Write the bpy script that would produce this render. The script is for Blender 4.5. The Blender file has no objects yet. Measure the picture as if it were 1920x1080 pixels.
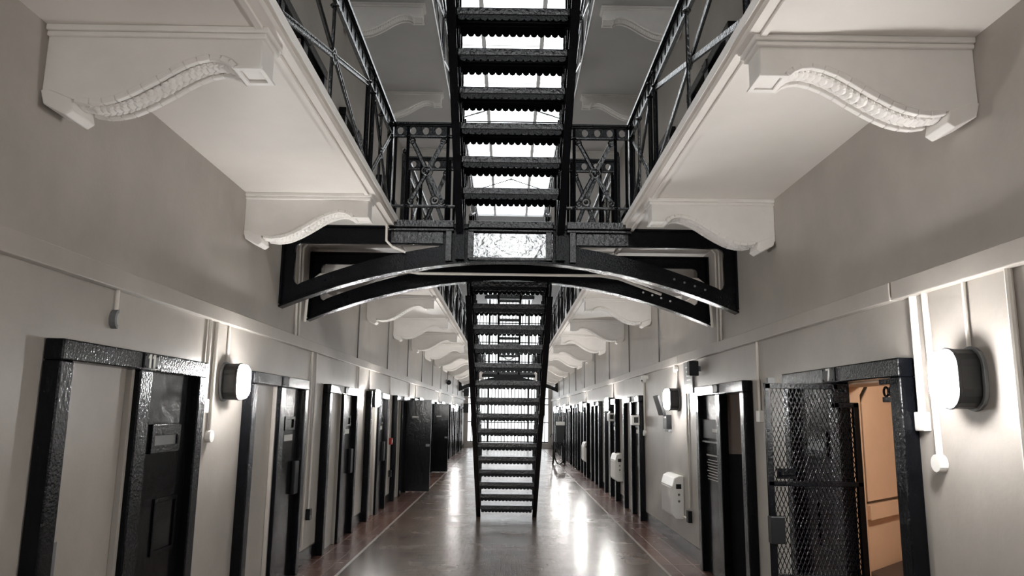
import bpy, bmesh, math, random
from math import sin, cos, pi, radians, sqrt
from mathutils import Vector, Matrix, Euler
from mathutils.geometry import tessellate_polygon

random.seed(7)
S = bpy.context.scene
COL = S.collection

# ------------------------------------------------------------------ camera
def make_camera():
    p, r, yaw = .1697, .013, -.0029
    fwd = Vector((-sin(yaw) * cos(p), cos(yaw) * cos(p), sin(p)))
    right = Vector((cos(yaw), sin(yaw), 0))
    up = right.cross(fwd)
    r2 = right * cos(r) + up * sin(r)
    u2 = up * cos(r) - right * sin(r)
    M = Matrix((r2, u2, -fwd)).transposed().to_4x4()
    M.translation = Vector((.0074, 0, 1.65))
    cd = bpy.data.cameras.new('camera')
    cd.sensor_width = 36
    cd.lens = 1382 / 1920 * 36
    cd.clip_start = .05
    co = bpy.data.objects.new('camera', cd)
    COL.objects.link(co)
    co.matrix_world = M
    S.camera = co
make_camera()

# ------------------------------------------------------------------ world, exposure, light levels
wd = bpy.data.worlds.new('world')
S.world = wd
wd.use_nodes = True
wd.node_tree.nodes['Background'].inputs[0].default_value = (.9, .95, 1, 1)
wd.node_tree.nodes['Background'].inputs[1].default_value = .3
S.view_settings.view_transform = 'Standard'
S.view_settings.look = 'None'
S.view_settings.exposure = 0.6
S.view_settings.gamma = 1
SKYLIGHT, END_WINDOW, NEAR_WINDOW, LAMP = 3.0, 1.7, 14.0, 200.0

# ------------------------------------------------------------------ measures
W = 2.233            # half width of the hall
PIT = 2.718          # bay length
Z1 = 3.47            # underside of first gallery
F1 = 3.55            # its floor
Z2 = 7.0             # underside of second gallery
F2 = 7.08
ROOF = 10.5
Y0, Y1 = -9.0, 38.0  # hall ends
EX = 1.14            # gallery edge

# ------------------------------------------------------------------ materials
def nt(name):
    m = bpy.data.materials.new(name)
    m.use_nodes = True
    n = m.node_tree
    b = n.nodes['Principled BSDF']
    return m, n, b

def paint(name, col, rough=.5, var=.12, scale=2.5, bump=.05, bscale=40., spec=.5, coat=0., stretch=(1, 1, 1), bdist=.01):
    m, n, b = nt(name)
    N, L = n.nodes, n.links
    tc = N.new('ShaderNodeTexCoord')
    mp = N.new('ShaderNodeMapping')
    mp.inputs['Scale'].default_value = stretch
    L.new(tc.outputs['Object'], mp.inputs[0])
    no = N.new('ShaderNodeTexNoise')
    no.inputs['Scale'].default_value = scale
    no.inputs['Detail'].default_value = 6
    no.inputs['Roughness'].default_value = .6
    L.new(mp.outputs[0], no.inputs['Vector'])
    cr = N.new('ShaderNodeValToRGB')
    cr.color_ramp.elements[0].position = .3
    cr.color_ramp.elements[1].position = .7
    cr.color_ramp.elements[0].color = (*[c * (1 - var) for c in col], 1)
    cr.color_ramp.elements[1].color = (*[min(1, c * (1 + var)) for c in col], 1)
    L.new(no.outputs['Fac'], cr.inputs[0])
    L.new(cr.outputs[0], b.inputs['Base Color'])
    b.inputs['Roughness'].default_value = rough
    b.inputs['Specular IOR Level'].default_value = spec
    if coat:
        b.inputs['Coat Weight'].default_value = coat
        b.inputs['Coat Roughness'].default_value = .08
    if bump:
        n2 = N.new('ShaderNodeTexNoise')
        n2.inputs['Scale'].default_value = bscale
        n2.inputs['Detail'].default_value = 4
        L.new(tc.outputs['Object'], n2.inputs['Vector'])
        bp = N.new('ShaderNodeBump')
        bp.inputs['Strength'].default_value = bump
        bp.inputs['Distance'].default_value = bdist
        L.new(n2.outputs['Fac'], bp.inputs['Height'])
        L.new(bp.outputs[0], b.inputs['Normal'])
    return m

def glow(name, col, strength):
    m, n, b = nt(name)
    b.inputs['Base Color'].default_value = (.9, .9, .9, 1)
    b.inputs['Roughness'].default_value = .4
    b.inputs['Emission Color'].default_value = (*col, 1)
    b.inputs['Emission Strength'].default_value = strength
    return m

def floor_mat():
    m, n, b = nt('floor_tiles')
    N, L = n.nodes, n.links
    tc = N.new('ShaderNodeTexCoord')
    sep = N.new('ShaderNodeSeparateXYZ')
    L.new(tc.outputs['Object'], sep.inputs[0])
    ab = N.new('ShaderNodeMath'); ab.operation = 'ABSOLUTE'
    L.new(sep.outputs['X'], ab.inputs[0])
    gt = N.new('ShaderNodeMath'); gt.operation = 'GREATER_THAN'
    gt.inputs[1].default_value = 1.72
    L.new(ab.outputs[0], gt.inputs[0])
    def brick(w, h, c1, c2, mort, msize, off):
        t = N.new('ShaderNodeTexBrick')
        t.inputs['Scale'].default_value = 1
        t.inputs['Brick Width'].default_value = w
        t.inputs['Row Height'].default_value = h
        t.inputs['Mortar Size'].default_value = msize
        t.inputs['Mortar Smooth'].default_value = .3
        t.inputs['Color1'].default_value = (*c1, 1)
        t.inputs['Color2'].default_value = (*c2, 1)
        t.inputs['Mortar'].default_value = (*mort, 1)
        t.offset = off
        L.new(tc.outputs['Object'], t.inputs['Vector'])
        return t
    A = brick(.115, .23, (.095, .06, .04), (.052, .034, .025), (.016, .012, .01), .006, .5)
    B = brick(.235, .46, (.125, .062, .047), (.085, .042, .034), (.21, .17, .15), .006, .0)
    mix = N.new('ShaderNodeMix'); mix.data_type = 'RGBA'
    L.new(gt.outputs[0], mix.inputs['Factor'])
    L.new(A.outputs['Color'], mix.inputs['A'])
    L.new(B.outputs['Color'], mix.inputs['B'])
    no = N.new('ShaderNodeTexNoise')
    no.inputs['Scale'].default_value = 1.6
    no.inputs['Detail'].default_value = 5
    L.new(tc.outputs['Object'], no.inputs['Vector'])
    mr = N.new('ShaderNodeMapRange')
    mr.inputs['From Min'].default_value = .3; mr.inputs['From Max'].default_value = .7
    mr.inputs['To Min'].default_value = .9; mr.inputs['To Max'].default_value = 1.1
    L.new(no.outputs['Fac'], mr.inputs['Value'])
    mm = N.new('ShaderNodeMix'); mm.data_type = 'RGBA'; mm.blend_type = 'MULTIPLY'
    mm.inputs['Factor'].default_value = 1
    L.new(mix.outputs['Result'], mm.inputs['A'])
    L.new(mr.outputs[0], mm.inputs['B'])
    L.new(mm.outputs['Result'], b.inputs['Base Color'])
    rr = N.new('ShaderNodeMapRange')
    rr.inputs['From Min'].default_value = .3; rr.inputs['From Max'].default_value = .7
    rr.inputs['To Min'].default_value = .22; rr.inputs['To Max'].default_value = .29
    L.new(no.outputs['Fac'], rr.inputs['Value'])
    L.new(rr.outputs[0], b.inputs['Roughness'])
    b.inputs['Specular IOR Level'].default_value = .6
    mf = N.new('ShaderNodeMix'); mf.data_type = 'FLOAT'
    L.new(gt.outputs[0], mf.inputs['Factor'])
    L.new(A.outputs['Fac'], mf.inputs['A'])
    L.new(B.outputs['Fac'], mf.inputs['B'])
    n3 = N.new('ShaderNodeTexNoise')
    n3.inputs['Scale'].default_value = 1
    n3.inputs['Detail'].default_value = 3
    m3 = N.new('ShaderNodeMapping')
    m3.inputs['Scale'].default_value = (2.2, 9, 1)
    L.new(tc.outputs['Object'], m3.inputs[0])
    L.new(m3.outputs[0], n3.inputs['Vector'])
    ad = N.new('ShaderNodeMath'); ad.operation = 'SUBTRACT'
    L.new(n3.outputs['Fac'], ad.inputs[0]); L.new(mf.outputs['Result'], ad.inputs[1])
    bp = N.new('ShaderNodeBump')
    bp.inputs['Strength'].default_value = .4
    bp.inputs['Distance'].default_value = .006
    L.new(ad.outputs[0], bp.inputs['Height'])
    L.new(bp.outputs[0], b.inputs['Normal'])
    return m

M = {}
M['wall'] = paint('cream_wall_paint', (.39, .362, .33), .36, .1, 1.9, .06, 30, .5, bdist=.02)
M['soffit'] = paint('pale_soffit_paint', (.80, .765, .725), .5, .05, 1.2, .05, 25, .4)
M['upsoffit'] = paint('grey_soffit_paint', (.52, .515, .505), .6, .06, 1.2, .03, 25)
M['plaster'] = paint('white_plaster', (.82, .795, .765), .5, .04, 5, .04, 60)
M['black'] = paint('black_gloss_paint', (.003, .0034, .0046), .15, .3, 12, .8, 62, .17, 0, bdist=.005)
M['worn'] = paint('worn_black_gloss_paint', (.006, .0066, .008), .2, .4, 12, 1., 38, .75, 0, bdist=.008)
M['fascia'] = paint('wet_black_gloss_paint', (.004, .0045, .006), .1, .3, 12, .5, 17, 1., 0, bdist=.007)
M['blackdoor'] = paint('black_door_paint', (.004, .0044, .0056), .2, .3, 5, .2, 16, .22, bdist=.012)
M['blackmatt'] = paint('black_plastic', (.007, .0075, .0085), .4, .1, 20, 0, spec=.3)
M['white'] = paint('white_plastic', (.78, .77, .74), .35, .03, 6, 0)
M['conduit'] = paint('painted_conduit', (.70, .66, .61), .4, .05, 6, 0)
M['grey'] = paint('grey_metal', (.16, .165, .17), .4, .1, 8, 0)
M['paper'] = paint('pale_paper', (.62, .61, .58), .6, .08, 60, 0)
M['number'] = paint('white_number_paint', (.75, .74, .72), .5, .02, 10, 0)
M['peach'] = paint('peach_cell_paint', (.74, .53, .38), .5, .05, 3, .05, 30)
M['brownwall'] = paint('brown_cell_paint', (.55, .45, .39), .5, .06, 3, .05, 30)
M['dado'] = paint('dark_dado_paint', (.035, .037, .042), .35, .1, 5, .05, 30)
M['bunk'] = paint('dark_brown_blanket', (.075, .05, .042), .8, .15, 20, .1, 60)
M['red'] = paint('red_plastic', (.42, .03, .03), .4, .05, 10, 0)
M['floor'] = floor_mat()
M['seam'] = paint('pale_floor_seam', (.20, .17, .145), .4, .2, 8, .1, 40)
M['ceiling'] = paint('grey_ceiling_paint', (.30, .30, .30), .7, .05, 2, 0)
M['skyglass'] = glow('skylight_glass', (.93, .97, 1), SKYLIGHT)
M['endglass'] = glow('window_glass', (.95, .98, 1), END_WINDOW)
M['nearglass'] = glow('near_window_glass', (.95, .98, 1), NEAR_WINDOW)
M['lens'] = glow('lamp_lens', (1, .98, .95), LAMP)
M['warmlens'] = glow('warm_lamp_lens', (1, .88, .74), 75)
M['frame'] = paint('white_window_frame', (.6, .6, .6), .5, .05, 6, 0)

# ------------------------------------------------------------------ mesh builder
class MB:
    def __init__(s):
        s.v, s.f = [], []
    def add(s, vs, fs):
        o = len(s.v)
        s.v += [tuple(p) for p in vs]
        s.f += [tuple(i + o for i in q) for q in fs]
        return s
    def box(s, x0, x1, y0, y1, z0, z1):
        x0, x1 = min(x0, x1), max(x0, x1); y0, y1 = min(y0, y1), max(y0, y1); z0, z1 = min(z0, z1), max(z0, z1)
        vs = [(x0, y0, z0), (x1, y0, z0), (x1, y1, z0), (x0, y1, z0), (x0, y0, z1), (x1, y0, z1), (x1, y1, z1), (x0, y1, z1)]
        return s.add(vs, [(0, 3, 2, 1), (4, 5, 6, 7), (0, 1, 5, 4), (1, 2, 6, 5), (2, 3, 7, 6), (3, 0, 4, 7)])
    def bar(s, a, b, w, h, up=(0, 0, 1)):
        a, b = Vector(a), Vector(b)
        d = (b - a).normalized()
        u = Vector(up)
        side = d.cross(u)
        if side.length < 1e-4:
            side = d.cross(Vector((1, 0, 0)))
        side.normalize()
        u = side.cross(d)
        vs = []
        for p in (a, b):
            for i, j in ((-1, -1), (1, -1), (1, 1), (-1, 1)):
                vs.append(p + side * (w / 2 * i) + u * (h / 2 * j))
        return s.add(vs, [(0, 1, 2, 3), (7, 6, 5, 4), (0, 4, 5, 1), (1, 5, 6, 2), (2, 6, 7, 3), (3, 7, 4, 0)])
    def tube(s, pts, r, n=8, cap=True):
        pts = [Vector(p) for p in pts]
        rings = []
        ref = Vector((0, 0, 1))
        d0 = (pts[1] - pts[0]).normalized()
        if abs(d0.dot(ref)) > .95:
            ref = Vector((1, 0, 0))
        vs, fs = [], []
        for i, p in enumerate(pts):
            if i == 0: d = pts[1] - p
            elif i == len(pts) - 1: d = p - pts[i - 1]
            else: d = (pts[i + 1] - p).normalized() + (p - pts[i - 1]).normalized()
            d.normalize()
            a = d.cross(ref)
            if a.length < 1e-3:
                a = d.cross(Vector((0, 1, 0)))
            a.normalize()
            b = a.cross(d)
            for k in range(n):
                t = 2 * pi * k / n
                vs.append(p + a * (r * cos(t)) + b * (r * sin(t)))
        for i in range(len(pts) - 1):
            for k in range(n):
                q = (k + 1) % n
                fs.append((i * n + k, i * n + q, (i + 1) * n + q, (i + 1) * n + k))
        if cap:
            fs.append(tuple(range(n))[::-1])
            fs.append(tuple(range((len(pts) - 1) * n, len(pts) * n)))
        return s.add(vs, fs)
    def ring(s, c, axis, R, r, n=18, m=6):
        c = Vector(c); ax = Vector(axis).normalized()
        a = ax.cross(Vector((0, 0, 1)))
        if a.length < 1e-3: a = Vector((1, 0, 0))
        a.normalize(); b = ax.cross(a)
        vs, fs = [], []
        for i in range(n):
            t = 2 * pi * i / n
            d = a * cos(t) + b * sin(t)
            for k in range(m):
                q = 2 * pi * k / m
                vs.append(c + d * (R + r * cos(q)) + ax * (r * sin(q)))
        for i in range(n):
            for k in range(m):
                fs.append((i * m + k, ((i + 1) % n) * m + k, ((i + 1) % n) * m + (k + 1) % m, i * m + (k + 1) % m))
        return s.add(vs, fs)
    def plate(s, outer, holes, fn, t):
        """outline with holes in (u, v); fn(u, v, w) -> point; thickness from w=0 to w=t"""
        loops = [outer] + list(holes)
        flat = [p for l in loops for p in l]
        tris = tessellate_polygon([[Vector((p[0], p[1], 0)) for p in l] for l in loops])
        n = len(flat)
        vs = [fn(p[0], p[1], 0) for p in flat] + [fn(p[0], p[1], t) for p in flat]
        fs = []
        for tr in tris:
            fs.append(tuple(tr))
            fs.append(tuple(i + n for i in tr[::-1]))
        o = 0
        for l in loops:
            k = len(l)
            for i in range(k):
                a, b = o + i, o + (i + 1) % k
                fs.append((a, b, b + n, a + n))
            o += k
        return s.add(vs, fs)
    def ellip(s, c, rx, ry, rz, rot=None, nu=8, nv=5):
        c = Vector(c)
        vs, fs = [], []
        R = rot if rot is not None else Matrix.Identity(3)
        for j in range(nv + 1):
            th = pi * j / nv
            for i in range(nu):
                ph = 2 * pi * i / nu
                vs.append(c + R @ Vector((rx * sin(th) * cos(ph), ry * sin(th) * sin(ph), rz * cos(th))))
        for j in range(nv):
            for i in range(nu):
                q = (i + 1) % nu
                fs.append((j * nu + i, j * nu + q, (j + 1) * nu + q, (j + 1) * nu + i))
        return s.add(vs, fs)
    def build(s, name, mat, parent=None, bevel=0, smooth=False, world=False, mats=None):
        me = bpy.data.meshes.new(name)
        vs = s.v
        if world and parent is not None:
            l = parent.location
            vs = [(p[0] - l.x, p[1] - l.y, p[2] - l.z) for p in vs]
        me.from_pydata(vs, [], s.f)
        bm = bmesh.new(); bm.from_mesh(me)
        bmesh.ops.remove_doubles(bm, verts=bm.verts, dist=1e-5)
        bmesh.ops.recalc_face_normals(bm, faces=bm.faces)
        bm.to_mesh(me); bm.free()
        me.materials.append(mat)
        o = bpy.data.objects.new(name, me)
        COL.objects.link(o)
        if parent is not None:
            o.parent = parent
        if smooth:
            for p in me.polygons: p.use_smooth = True
            me.set_sharp_from_angle(angle=radians(40))
        if bevel:
            b = o.modifiers.new('bevel', 'BEVEL')
            b.width = bevel; b.segments = 2; b.limit_method = 'ANGLE'
        return o

def tag(o, label=None, cat=None, group=None, kind=None):
    if label: o['label'] = label
    if cat: o['category'] = cat
    if group: o['group'] = group
    if kind: o['kind'] = kind
    return o

def thing(name, label, cat, loc=(0, 0, 0), rz=0, group=None):
    o = bpy.data.objects.new(name, None)
    COL.objects.link(o)
    o.location = loc
    o.rotation_euler = (0, 0, rz)
    o.empty_display_size = .1
    return tag(o, label, cat, group)

def kids(o):
    return [c for c in list(COL.objects) if c.parent == o]

def copy_tree(o, loc, rz, label, cat=None, group=None, cache={}):
    c = o.copy(); COL.objects.link(c)
    c.location = loc; c.rotation_euler = (0, 0, rz); c['label'] = label
    if group: c['group'] = group
    if o.name not in cache:
        cache[o.name] = [(k, kids(k)) for k in kids(o)]
    for k, sub in cache[o.name]:
        d = k.copy(); COL.objects.link(d); d.parent = c
        for q in sub:
            e = q.copy(); COL.objects.link(e); e.parent = d
    return c

def struct(name, mb, mat, bevel=0):
    o = mb.build(name, mat, bevel=bevel)
    o['kind'] = 'structure'
    return o

LEFT, RIGHT = -pi / 2, pi / 2     # turns a wall-mounted thing (local y = out of the wall) onto each wall
ORD = ['nearest', 'second', 'third', 'fourth', 'fifth', 'sixth', 'seventh', 'eighth', 'ninth', 'tenth', 'eleventh', 'twelfth', 'thirteenth', 'fourteenth']

# ================================================================== the shell
struct('floor', MB().box(-W - .3, W + .3, Y0, Y1 + .3, -.15, 0), M['floor'])
struct('trim_1', MB().box(-1.745, -1.715, Y0, Y1, -.01, .004), M['seam'])
struct('trim_2', MB().box(1.715, 1.745, Y0, Y1, -.01, .004), M['seam'])

OP1 = (4.14, 5.25)     # open half of doorway 7
OP2 = (6.86, 7.69)      # open half of the next doorway
DH = 1.88
struct('wall_left', MB().box(-W - .25, -W, Y0, Y1, 0, ROOF), M['wall'])
wr = MB()
a = Y0
for (p, q) in (OP1, OP2):
    wr.box(W, W + .25, a, p, 0, ROOF)
    wr.box(W, W + .25, p, q, DH, ROOF)
    a = q
wr.box(W, W + .25, a, Y1, 0, ROOF)
struct('wall_right', wr, M['wall'])

# cable trunking band along both walls
tb = MB().box(-W, -W + .055, Y0, Y1, 2.315, 2.425)
struct('trim_3', tb, M['wall'], .006)
tb = MB()
for a, b in ((Y0, 4.135), (4.155, 9.5), (9.506, Y1)):
    tb.box(W - .055, W, a, b, 2.315, 2.425)
struct('trim_4', tb, M['wall'], .006)

# gallery slabs
for sgn, nm in ((-1, 'left'), (1, 'right')):
    g = MB().box(sgn * EX, sgn * W, Y0, Y1, Z1, F1)
    g.box(sgn * (EX - .025), sgn * (EX + .03), Y0, Y1, Z1 + .035, F1 + .012)
    g.box(sgn * (EX + .055), sgn * (EX + .085), Y0, Y1, Z1 - .016, Z1 + .01)
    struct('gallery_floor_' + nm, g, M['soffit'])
    g = MB().box(sgn * (EX - .05), sgn * W, Y0, Y1, Z2, F2)
    g.box(sgn * (EX - .07), sgn * (EX - .02), Y0, Y1, Z2 + .02, F2 + .012)
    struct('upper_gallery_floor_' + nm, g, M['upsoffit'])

# roof with a long skylight
SKW = 1.55
c = MB()
c.box(-W - .3, -SKW, Y0 - .2, Y1 + .3, ROOF, ROOF + .2)
c.box(SKW, W + .3, Y0 - .2, Y1 + .3, ROOF, ROOF + .2)
c.box(-SKW, SKW, 32.4, Y1 + .3, ROOF, ROOF + .2)
c.box(-SKW, SKW, Y0 - .2, -7.5, ROOF, ROOF + .2)
struct('ceiling', c, M['ceiling'])
sk = thing('window_1', 'long glazed skylight along the ridge of the roof', 'skylight', (0, 12, ROOF))
sk['kind'] = 'structure'
MB().box(-SKW, SKW, -7.5, 32.4, ROOF + .1, ROOF + .13).build('glass_pane', M['skyglass'], sk, world=True)
f = MB()
for x in (-SKW + .04, -.70, .70, SKW - .04):
    f.box(x - .05, x + .05, -7.5, 32.4, ROOF - .02, ROOF + .09)
y = -7.4
while y < 32.4:
    f.box(-SKW, SKW, y - .014, y + .014, ROOF + .02, ROOF + .09)
    y += 1.05
f.build('glazing_bars', M['frame'], sk, world=True)

# far end wall: tall barred window
ew = MB()
ew.box(-W - .25, W + .25, Y1, Y1 + .25, 8.9, ROOF)
ew.box(-W - .25, W + .25, Y1, Y1 + .25, 0, .25)
for x in (-2.23, 2.03):
    ew.box(x, x + .2, Y1, Y1 + .25, .25, 8.9)
struct('wall_back', ew, M['wall'])
w2 = thing('window_2', 'tall barred window filling the far end of the hall', 'window', (0, Y1, 0))
w2['kind'] = 'structure'
MB().box(-2.03, 2.03, Y1 + .12, Y1 + .15, .25, 8.9).build('glass_pane', M['endglass'], w2, world=True)
f = MB()
for i in range(1, 24):
    x = -2.03 + i * 4.06 / 24
    f.box(x - .02, x + .02, Y1 + .02, Y1 + .05, .25, 8.9)
for x in (-1.02, 1.02):
    f.box(x - .05, x + .05, Y1 - .02, Y1 + .06, .25, 8.9)
for z in (.28, 1.25, 2.15, 2.45, 3.3, 4.3, 5.3, 6.3, 7.3, 8.3, 8.85):
    f.box(-2.03, 2.03, Y1, Y1 + .055, z - .025, z + .025)
f.build('iron_bars', M['blackmatt'], w2, world=True)

# wall behind the viewer with its own high window
WZ0, WZ1, WX = 6.0, 8.2, 1.45
bw = MB()
bw.box(-W - .25, W + .25, Y0 - .25, Y0, 0, WZ0)
bw.box(-W - .25, W + .25, Y0 - .25, Y0, WZ1, ROOF)
bw.box(-W - .25, -WX, Y0 - .25, Y0, WZ0, WZ1)
bw.box(WX, W + .25, Y0 - .25, Y0, WZ0, WZ1)
struct('wall_front', bw, M['wall'])
w3 = thing('window_3', 'high window in the end wall behind the viewer', 'window', (0, Y0, 0))
w3['kind'] = 'structure'
MB().box(-WX, WX, Y0 - .15, Y0 - .12, WZ0, WZ1).build('glass_pane', M['nearglass'], w3, world=True)
f = MB()
for x in (-WX + .03, -.5, .5, WX - .03): f.box(x - .03, x + .03, Y0 - .11, Y0 - .05, WZ0, WZ1)
for z in (WZ0 + .03, WZ1 - .03): f.box(-WX, WX, Y0 - .11, Y0 - .05, z - .03, z + .03)
f.build('window_frame', M['frame'], w3, world=True)

# ================================================================== doorways
DL0, DR0, DW = 3.555, 4.04, 1.74
def door_y(side, k):
    return (DL0 if side < 0 else DR0) + PIT * k + DW / 2

DIGITS = {'1': [(.0, 0), (.28, 0), (.28, 1), (.06, 1), (-.16, .80), (-.16, .66), (.0, .74)],
          '7': [(.02, 0), (.24, 0), (.42, .84), (.42, 1), (-.22, 1), (-.22, .84), (.21, .84)]}
def glyphs(body, size, loc, parent):
    """painted figures on a plate, read from outside the wall (local +y)"""
    n = len(body)
    for i, ch in enumerate(body):
        off = (i - (n - 1) / 2) * .62 - .08
        MB().plate([(-(off + u) * size, (v - .5) * size) for u, v in DIGITS[ch]], [],
                   lambda u, v, w: (loc[0] + u, loc[1] + w, loc[2] + v), .003).build('numeral', M['number'], parent)

def frame_parts(t, number=None, threshold=True):
    h = DW / 2
    for sx in (-1, 1):
        MB().box(sx * (h - .115), sx * h, -.0, .09, 0, 1.88).build('jamb', M['black'], t, bevel=.008)
    MB().box(-h, h, 0, .095, 1.88, 1.985).build('header', M['black'], t, bevel=.008)
    MB().box(-.075, .075, .001, .085, 0, 1.88).build('post', M['black'], t, bevel=.008)
    # number plate in the middle of the header
    p = MB().box(-.085, .085, .095, .105, 1.89, 1.978)
    for sx in (-1, 1):
        for z in (1.9, 1.968):
            p.ellip((sx * .072, .106, z), .008, .006, .008, nu=6, nv=4)
    p = p.build('number_plate', M['blackmatt'], t, bevel=.003)
    if number:
        glyphs(number, .082, (0, .105, 1.934), p)

def black_panel(t, s, kind):
    """closed black half of a doorway, on local side s"""
    h = DW / 2
    x0, x1 = sorted((s * .075, s * (h - .115)))
    cx = (x0 + x1) / 2
    p = MB().box(x0, x1, .0, .03, 0, 1.88).build('door_leaf', M['blackdoor'], t)
    if kind == 'number':       # letter slot plate and lower hatch
        f = MB()
        f.plate([(cx - .2, 1.38), (cx + .2, 1.38), (cx + .2, 1.56), (cx - .2, 1.56)],
                [[(cx - .155, 1.43), (cx - .155, 1.49), (cx + .155, 1.49), (cx + .155, 1.43)]],
                lambda u, v, w: (u, .03 + w, v), .018)
        f.build('slot_frame', M['black'], p, bevel=.004)
        MB().box(cx - .155, cx + .155, .031, .036, 1.43, 1.49).build('slot_plate', M['grey'], p)
        f = MB().plate([(cx - .25, .75), (cx + .07, .75), (cx + .07, 1.1), (cx - .25, 1.1)],
                       [[(cx - .22, .78), (cx - .22, 1.07), (cx + .03, 1.07), (cx + .03, .78)]],
                       lambda u, v, w: (u, .03 + w, v), .012)
        f.build('hatch_frame', M['black'], p, bevel=.003)
    elif kind == 'plain':
        f = MB()
        f.plate([(cx - .17, 1.46), (cx + .17, 1.46), (cx + .17, 1.6), (cx - .17, 1.6)],
                [[(cx - .13, 1.49), (cx - .13, 1.57), (cx + .13, 1.57), (cx + .13, 1.49)]],
                lambda u, v, w: (u, .03 + w, v), .015)
        f.build('slot_frame', M['black'], p, bevel=.003)
        MB().box(cx - .14, cx + .14, .03, .034, 1.36, 1.42).build('label_strip', M['paper'], p)
        MB().box(x0 + .03 if s < 0 else x1 - .17, x0 + .17 if s < 0 else x1 - .03, .03, .075, .82, 1.15).build('lock_case', M['blackmatt'], p, bevel=.008)
    return p

def white_panel(t, s, recess=False):
    h = DW / 2
    x0, x1 = sorted((s * .075, s * (h - .115)))
    m = MB().box(x0, x1, .0, .012, .0, 1.88)
    p = m.build('white_panel', M['wall'], t)
    m = MB().box(x0 if s > 0 else x1 - .03, x0 + .03 if s > 0 else x1, .012, .05, 0, 1.88)
    m.build('stop_bead', M['wall'], t, bevel=.004)
    if recess:
        MB().box(s * (h - .26), s * (h - .117), .012, .016, .62, 1.0).build('pass_hatch', M['grey'], t)
    return p

def cell_door(name, label, side, k, z=0, number=None, near='white', kind='plain', group='cell doorways', recess=False):
    s = 1 if side < 0 else -1        # local direction of the half nearer the viewer
    y = door_y(side, k)
    t = thing(name, label, 'doorway', (side * (W - .003), y, z), LEFT if side < 0 else RIGHT, group)
    t['kind'] = 'thing'
    frame_parts(t, number)
    return t, s

# left row
t, s = cell_door('cell_doorway', 'black cell doorway numbered 11, nearest on the left wall', -1, 0, number='11')
black_panel(t, -s, 'number'); white_panel(t, s, True)
t, s = cell_door('cell_doorway', 'black framed cell doorway just past the nearest lamp on the left wall', -1, 1)
black_panel(t, -s, 'plain'); white_panel(t, s)
doorA = t
for k in range(2, 12):
    if k in (4, 6): continue
    copy_tree(doorA, (-W + .003, door_y(-1, k), 0), LEFT, '%s closed cell doorway from the viewer along the left wall, black and white halves' % ORD[k])
# two doorways with the leaf swung out into the hall
for k, wd_, lab in ((4, .50, 'left wall doorway with the nearer of two black doors swung out into the hall'),
                    (6, .44, 'left wall doorway with the farther of two black doors swung out into the hall')):
    t, s = cell_door('cell_doorway', lab, -1, k)
    white_panel(t, s)
    black_panel(t, -s, 'plainest')
    lf = MB().box(-DW / 2 + .05, -DW / 2 + .095, .09, .09 + wd_, .02, 1.93).build('open_door', M['blackdoor'], t, bevel=.005)
    MB().box(-DW / 2 + .095, -DW / 2 + .10, .18, .32, 1.55, 1.585).build('label_strip', M['paper'], lf)
    MB().box(-DW / 2 + .095, -DW / 2 + .12, .09 + wd_ - .1, .09 + wd_ - .02, .95, 1.0).build('door_handle', M['grey'], lf)

# right row: doorway 7 with an open mesh gate
t7, s = cell_door('cell_doorway', 'open black cell doorway numbered 7, nearest on the right wall', 1, 0, number='7')
black_panel(t7, -s, 'number')
hk = MB()
hk.box(-.80, -.62, .02, .08, 1.845, 1.875)
for x in (-.64, -.70, -.765):
    hk.ring((x, .05, 1.805), (0, 1, 0), .026, .008, 14, 5)
hk.box(-.80, -.62, .035, .065, 1.745, 1.775)
hk.box(-.80, -.775, .03, .07, 1.75, 1.86)
hk.build('bolt_bracket', M['black'], t7, bevel=.003)
tr2, s = cell_door('cell_doorway', 'half open black cell doorway with printed notices, second on the right wall', 1, 1)
p = black_panel(tr2, -s, 'plainest')
x0, x1 = .075, DW / 2 - .115
MB().box(x0 + .04, x1 - .03, .03, .05, 1.42, 1.62).build('hatch_box', M['blackmatt'], p, bevel=.004)
MB().box(x0 + .05, x0 + .26, .05, .054, 1.49, 1.525).build('label_strip', M['number'], p)
MB().box(x0 + .02, x1 - .01, .03, .055, 1.375, 1.392).build('ledge', M['grey'], p)
nb = MB().box(x0 + .08, x1 - .08, .03, .034, .96, 1.33).build('notice', M['blackdoor'], p)
ln = MB()
ln.box(x0 + .10, x1 - .10, .034, .036, 1.235, 1.25)
for i in range(8):
    e = random.uniform(.10, .2)
    ln.box(x0 + .10, x1 - e, .034, .036, .985 + i * .029, .992 + i * .029)
doorline = ln.build('ruled_lines', M['paper'], p)
for k in range(3, 12):
    copy_tree(doorA, (W - .003, door_y(1, k), 0), RIGHT, '%s closed cell doorway from the viewer along the right wall past the heater' % ORD[k - 1])
# upstairs row behind the gallery railings
for side, sn in ((-1, 'left'), (1, 'right')):
    for k in range(0, 5):
        copy_tree(doorA, (side * (W - .003), door_y(side, k), F1), LEFT if side < 0 else RIGHT,
                  '%s upstairs cell doorway behind the %s gallery railing' % (ORD[k], sn), group='upstairs cell doorways')

# baseboards between the doorways
for side, sn in ((-1, 'left'), (1, 'right')):
    b = MB(); a = Y0
    ks = [k for k in range(12) if not (side > 0 and k == 2)]
    for k in ks:
        yc = door_y(side, k)
        b.box(side * W, side * (W - .02), a, yc - DW / 2, 0, .15)
        a = yc + DW / 2
    b.box(side * W, side * (W - .02), a, Y1, 0, .15)
    struct('baseboard_' + sn, b, M['blackdoor'])

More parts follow.
